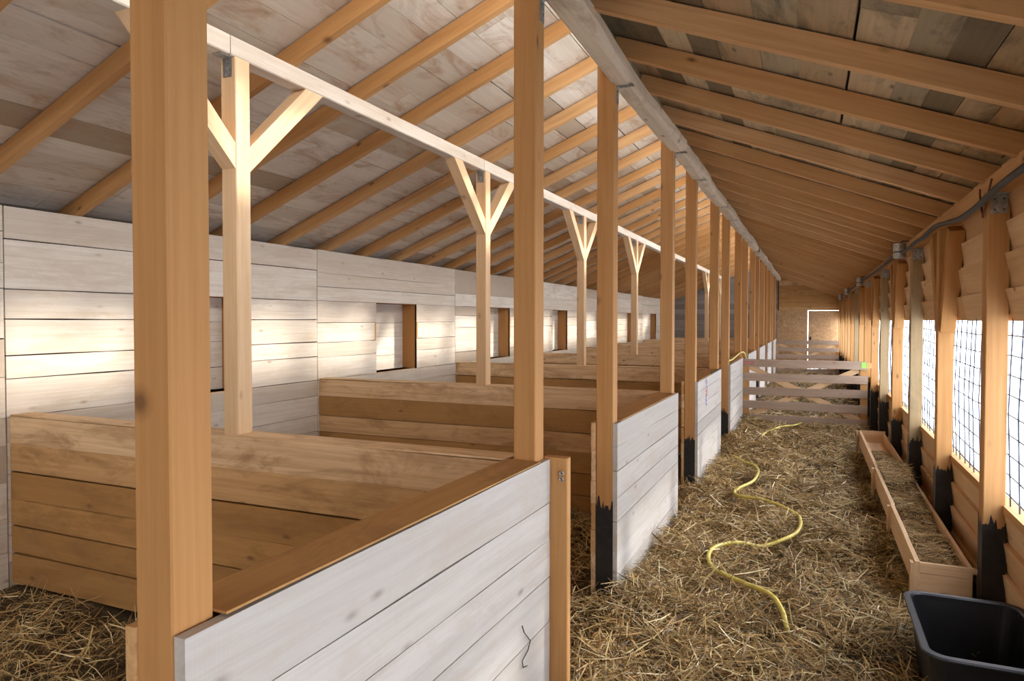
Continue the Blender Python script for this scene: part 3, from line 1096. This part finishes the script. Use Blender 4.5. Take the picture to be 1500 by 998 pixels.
# ------------------------------------------------------------------ hose, cable, odd bits
def smooth_path(pts, n=8):
    out = []
    q = [Vector(p) for p in pts]
    q = [2 * q[0] - q[1]] + q + [2 * q[-1] - q[-2]]
    for i in range(1, len(q) - 2):
        for k in range(n):
            t = k / n
            a, b_, c, d_ = q[i - 1], q[i], q[i + 1], q[i + 2]
            out.append(0.5 * ((2 * b_) + (c - a) * t + (2 * a - 5 * b_ + 4 * c - d_) * t * t + (3 * b_ - a - 3 * c + d_) * t ** 3))
    out.append(q[-2])
    return out


HOSE_XY = [(-0.06, 3.72), (-0.105, 3.879), (-0.132, 3.982), (-0.202, 4.133), (-0.365, 4.326), (-0.518, 4.447), (-0.591, 4.566), (-0.613, 4.731), (-0.573, 4.922), (-0.452, 5.082), (-0.309, 5.207), (-0.168, 5.334), (-0.079, 5.506), (-0.057, 5.693), (-0.095, 5.944), (-0.248, 6.171), (-0.405, 6.261), (-0.561, 6.31), (-0.621, 6.457), (-0.601, 6.756), (-0.507, 7.143), (-0.488, 7.534), (-0.557, 7.855), (-0.681, 8.065), (-0.825, 8.412), (-0.86, 8.8)]
HB = {0: -0.12, 1: -0.01, 9: 0.005, 10: -0.03, 11: 0.0, 24: 0.0, 25: -0.12}
m = MB()
m.tube(smooth_path([(x, y, max(floor_h(x, y), -0.01) + 0.085 + HB.get(i, 0.02)) for i, (x, y) in enumerate(HOSE_XY)]), 0.014, 10)
o = m.build('hose', HOSE, smooth=True, origin=(-0.4, 5.5, 0.03))
tag(o, 'yellow hose winding over the straw in the near half of the aisle', 'hose')
m = MB()
m.tube(smooth_path([(x, y, floor_h(x, y) + 0.085 + d) for x, y, d in ((-0.64, 9.9, -.08), (-0.599, 10.083, 0), (-0.531, 10.485, .01), (-0.389, 10.877, .01), (-0.212, 11.38, .01), (-0.049, 11.753, 0), (0.05, 12.0, -.08))]), 0.014, 8)
o = m.build('hose', HOSE, smooth=True, origin=(-0.3, 11, 0.03))
tag(o, 'short stretch of yellow hose half buried in the straw at the nearer gate', 'hose')
m = MB()
m.tube(smooth_path([(-1.13, 10.0, 1.112), (-1.06, 10.15, 1.112), (-1.05, 10.5, 1.114), (-1.06, 11.0, 1.125), (-1.04, 11.5, 1.16), (-1.0, 11.72, 1.16), (-0.975, 11.80, 1.07), (-0.975, 11.84, 0.80)]), 0.014, 8)
o = m.build('hose', HOSE, smooth=True, origin=(-1.05, 11, 1.1))
tag(o, 'yellow hose end looped over the top of the fourth stall front', 'hose')

m = MB()
m.tube(smooth_path([(0.815, -0.5, 2.36), (0.815, 1.8, 2.34), (0.80, 3.393, 2.32), (0.80, 3.814, 2.315), (0.80, 4.115, 2.301), (0.805, 4.438, 2.289), (0.81, 4.822, 2.297), (0.815, 5.337, 2.335), (0.815, 5.793, 2.365), (0.815, 6.303, 2.35), (0.81, 6.786, 2.351), (0.80, 7.3, 2.33), (0.81, 8.1, 2.37), (0.815, 8.779, 2.38), (0.815, 10.592, 2.36), (0.815, 13.397, 2.38), (0.815, 18.3, 2.37), (0.815, 25.2, 2.37)]), 0.016, 8)
o = m.build('cable', CABLE, smooth=True, origin=(0.81, 8, 2.3))
tag(o, 'thick black cable sagging along the top of the right wall', 'cable')

for k, yc in enumerate((7.50, 13.3, 17.8, 21.8)):
    t = empty('junction_can', (0.79, yc, 2.33))
    m = MB()
    ring = lambda r, z: [(0.775 + r * math.cos(a), yc + r * math.sin(a), z) for a in np.linspace(0, 2 * math.pi, 18, endpoint=False)]
    loft([ring(0.052, 2.285), ring(0.055, 2.29), ring(0.055, 2.42), ring(0.05, 2.425)], m)
    m.build('can_body', ZINC, t, smooth=False)
    m = MB()
    loft([ring(0.058, 2.335), ring(0.058, 2.345)], m)
    m.tube([(0.775, yc, 2.42), (0.80, yc, 2.445), (0.85, yc, 2.44)], 0.008, 6)
    m.build('strap', DARKM, t)
    tag(t, ['galvanised round can on the black cable beside the third right wall post', 'galvanised round can on the black cable above the nearer gate', 'galvanised round can on the black cable between the two gates', 'galvanised round can on the black cable nearest the end wall'][k], 'junction box')

m = MB()
m.tube(smooth_path([(0.836, 4.433, 2.40), (0.834, 4.42, 2.36), (0.83, 4.33, 2.245), (0.828, 4.315, 2.235), (0.828, 4.305, 2.25), (0.834, 4.19, 2.38), (0.838, 4.18, 2.41)], 5), 0.005, 6)
o = m.build('bent_rod', RUST, smooth=True, origin=(0.83, 4.3, 2.3))
tag(o, 'thin rusty rod bent into a V beside the nearest right wall post top', 'rod')


# ------------------------------------------------------------------ straw and hay
def strands(name, mat, pts, lens, widths, rng, tilt=0.22, tone=None, parent=None):
    """Thin bent stalks lying in all directions."""
    n = len(pts)
    a = rng.uniform(0, 2 * np.pi, n)
    el = rng.normal(0, tilt, n)
    d = np.stack([np.cos(a) * np.cos(el), np.sin(a) * np.cos(el), np.sin(el)], 1)
    bend = rng.normal(0, 0.22, n)
    roll = rng.uniform(-0.9, 0.9, n)
    s = np.stack([-np.sin(a), np.cos(a), np.zeros(n)], 1)
    up = np.cross(d, s)
    sv = s * np.cos(roll)[:, None] + up * np.sin(roll)[:, None]
    L = lens[:, None] / 2
    w = widths[:, None] / 2
    mid = pts + np.stack([np.zeros(n), np.zeros(n), np.abs(bend) * lens * 0.12], 1)
    p0 = pts - d * L + s * (bend[:, None] * L)
    p2 = pts + d * L + s * (bend[:, None] * L)
    V = np.stack([p0 - sv * w * .7, p0 + sv * w * .7, mid - sv * w, mid + sv * w, p2 - sv * w * .5, p2 + sv * w * .5], 1).reshape(-1, 3).astype(np.float32)
    base = (np.arange(n) * 6)[:, None]
    q = np.concatenate([base + np.array([0, 1, 3, 2]), base + np.array([2, 3, 5, 4])], 1).reshape(-1).astype(np.int32)
    me = bpy.data.meshes.new(name)
    me.vertices.add(len(V))
    me.vertices.foreach_set('co', V.ravel())
    me.loops.add(len(q))
    me.loops.foreach_set('vertex_index', q)
    me.polygons.add(2 * n)
    me.polygons.foreach_set('loop_start', np.arange(2 * n, dtype=np.int32) * 4)
    me.update(calc_edges=True)
    at = me.attributes.new('tone', 'FLOAT', 'POINT')
    if tone is None:
        tone = np.clip(rng.normal(0.5, 0.26, n), 0, 1)
    at.data.foreach_set('value', np.repeat(tone, 6).astype(np.float32))
    me.materials.append(mat)
    o = bpy.data.objects.new(name, me)
    C.objects.link(o)
    if parent:
        o.parent = parent
    return o


rng = np.random.default_rng(5)


def scatter(n, x0, x1, y0, y1, hmax, power=1.0):
    f = rng.uniform(0, 1, n) ** power
    x = rng.uniform(x0, x1, n)
    y = y0 + (y1 - y0) * f
    z = np.array([floor_h(a, c) for a, c in zip(x, y)]) + rng.uniform(0, 1, n) ** 1.6 * hmax
    return np.stack([x, y, z], 1)


def in_tub(p):
    return (p[:, 0] > bx0 + 0.02) & (p[:, 0] < bx1) & (p[:, 1] > by0 + 0.02) & (p[:, 1] < by1 - 0.02)


def clumpy(p, keep=0.55):
    """Thin the stalks out between tufts and lift them where they bunch."""
    q = np.array([0.5 + 0.8 * mnoise.noise((a * 2.6, c * 2.6, 4.0)) + 0.45 * mnoise.noise((a * 7.0, c * 6.0, 8.0)) for a, c in p[:, :2]])
    p = p.copy()
    p[:, 2] += np.clip(q, 0, 1.2) * 0.05
    k = rng.uniform(0, 1, len(p)) < np.clip(keep + q * 0.6, 0.15, 1)
    return p[k], q[k]


def straw(name, parts, label, lo=0.05, hi=0.26):
    p = np.concatenate(parts)
    p = p[~in_tub(p)]
    p, q = clumpy(p)
    n = len(p)
    depth = np.clip(p[:, 1] - 4, 0, 20)
    lens = (lo + (hi - lo) * rng.uniform(0, 1, n) ** 1.6) * (1 + 0.03 * depth)
    wid = (0.002 + 0.0062 * rng.uniform(0, 1, n) ** 2) * (1 + 0.09 * depth)
    tone = np.clip(0.46 + 0.22 * (q - 0.5) + rng.normal(0, 0.27, n), 0, 1)
    o = strands(name, STRAW, p, lens, wid, rng, 0.36, tone)
    return tag(o, label, 'straw', None, 'stuff')


XS = 0.78
pa = scatter(38000, -0.97, XS, 2.3, 6.2, 0.065, 1.25)
pb = scatter(28000, -0.96, XS, 6.0, 12.5, 0.055, 1.2)
pc = scatter(9000, -0.95, XS, 12.4, 25.0, 0.05)
ph = scatter(7000, -0.98, -0.74, 3.86, 12.0, 0.12, 1.4)
gaps = [scatter(1500, -1.32, -0.95, 2.84 + P * k, 3.84 + P * k, 0.06) for k in range(4)]
big = scatter(5000, -0.95, XS, 2.4, 7.0, 0.08, 1.3)
straw('straw_bedding', [pa, pb, pc, ph] + gaps, 'loose dry yellow-brown straw littering the aisle floor')
straw('straw_stalks', [big], 'long pale stalks lying loose on the near part of the aisle', 0.12, 0.38)
straw('straw_bedding', [scatter(9000, -4.4, -1.35, 1.0, 2.55, 0.05)], 'straw in deep shade on the floor of the nearest stall')
straw('straw_bedding', [scatter(9000, -2.6, -1.33, 2.95, 5.5, 0.05)], 'straw in deep shade on the floor of the second stall')

# hay heaped in the trough
hx = np.linspace(TX0 + 0.03, TX1 - 0.03, 9)
hy = np.linspace(TY0 + 0.04, 8.5, 90)


def hay_h(x, y):
    h = TZ - 0.10 + 0.055 * mnoise.noise((x * 2, y * 1.7, 9)) + 0.03 * mnoise.noise((x * 7, y * 6, 2)) + 0.09 * math.exp(-((y - 6.9) / 0.6) ** 2)
    h += 0.03 * (x - TX0) / (TX1 - TX0)
    return max(TZ - 0.14, h - max(0, (y - 7.6)) * 0.12)


V = [(x, y, hay_h(x, y)) for y in hy for x in hx]
nx = len(hx)
F = [(j * nx + i, j * nx + i + 1, (j + 1) * nx + i + 1, (j + 1) * nx + i) for j in range(len(hy) - 1) for i in range(nx - 1)]
m = MB()
m.add(V, F, None, 0.4)
hay = m.build('trough_hay', FLOORM, smooth=True)
k = 9000
x = rng.uniform(TX0 + 0.05, TX1 - 0.05, k)
y = TY0 + 0.08 + (8.5 - TY0) * rng.uniform(0, 1, k) ** 1.3
z = np.array([hay_h(a, c) for a, c in zip(x, y)]) + rng.uniform(0, 0.03, k)
strands('hay_stalks', STRAW, np.stack([x, y, z], 1), rng.uniform(0.04, 0.14, k), rng.uniform(0.0015, 0.004, k) * (1 + 0.08 * (y - 4)), rng, 0.2, np.clip(rng.normal(0.45, 0.2, k), 0, 1), hay)
tag(hay, 'greenish brown hay filling the feed trough', 'hay', None, 'stuff')
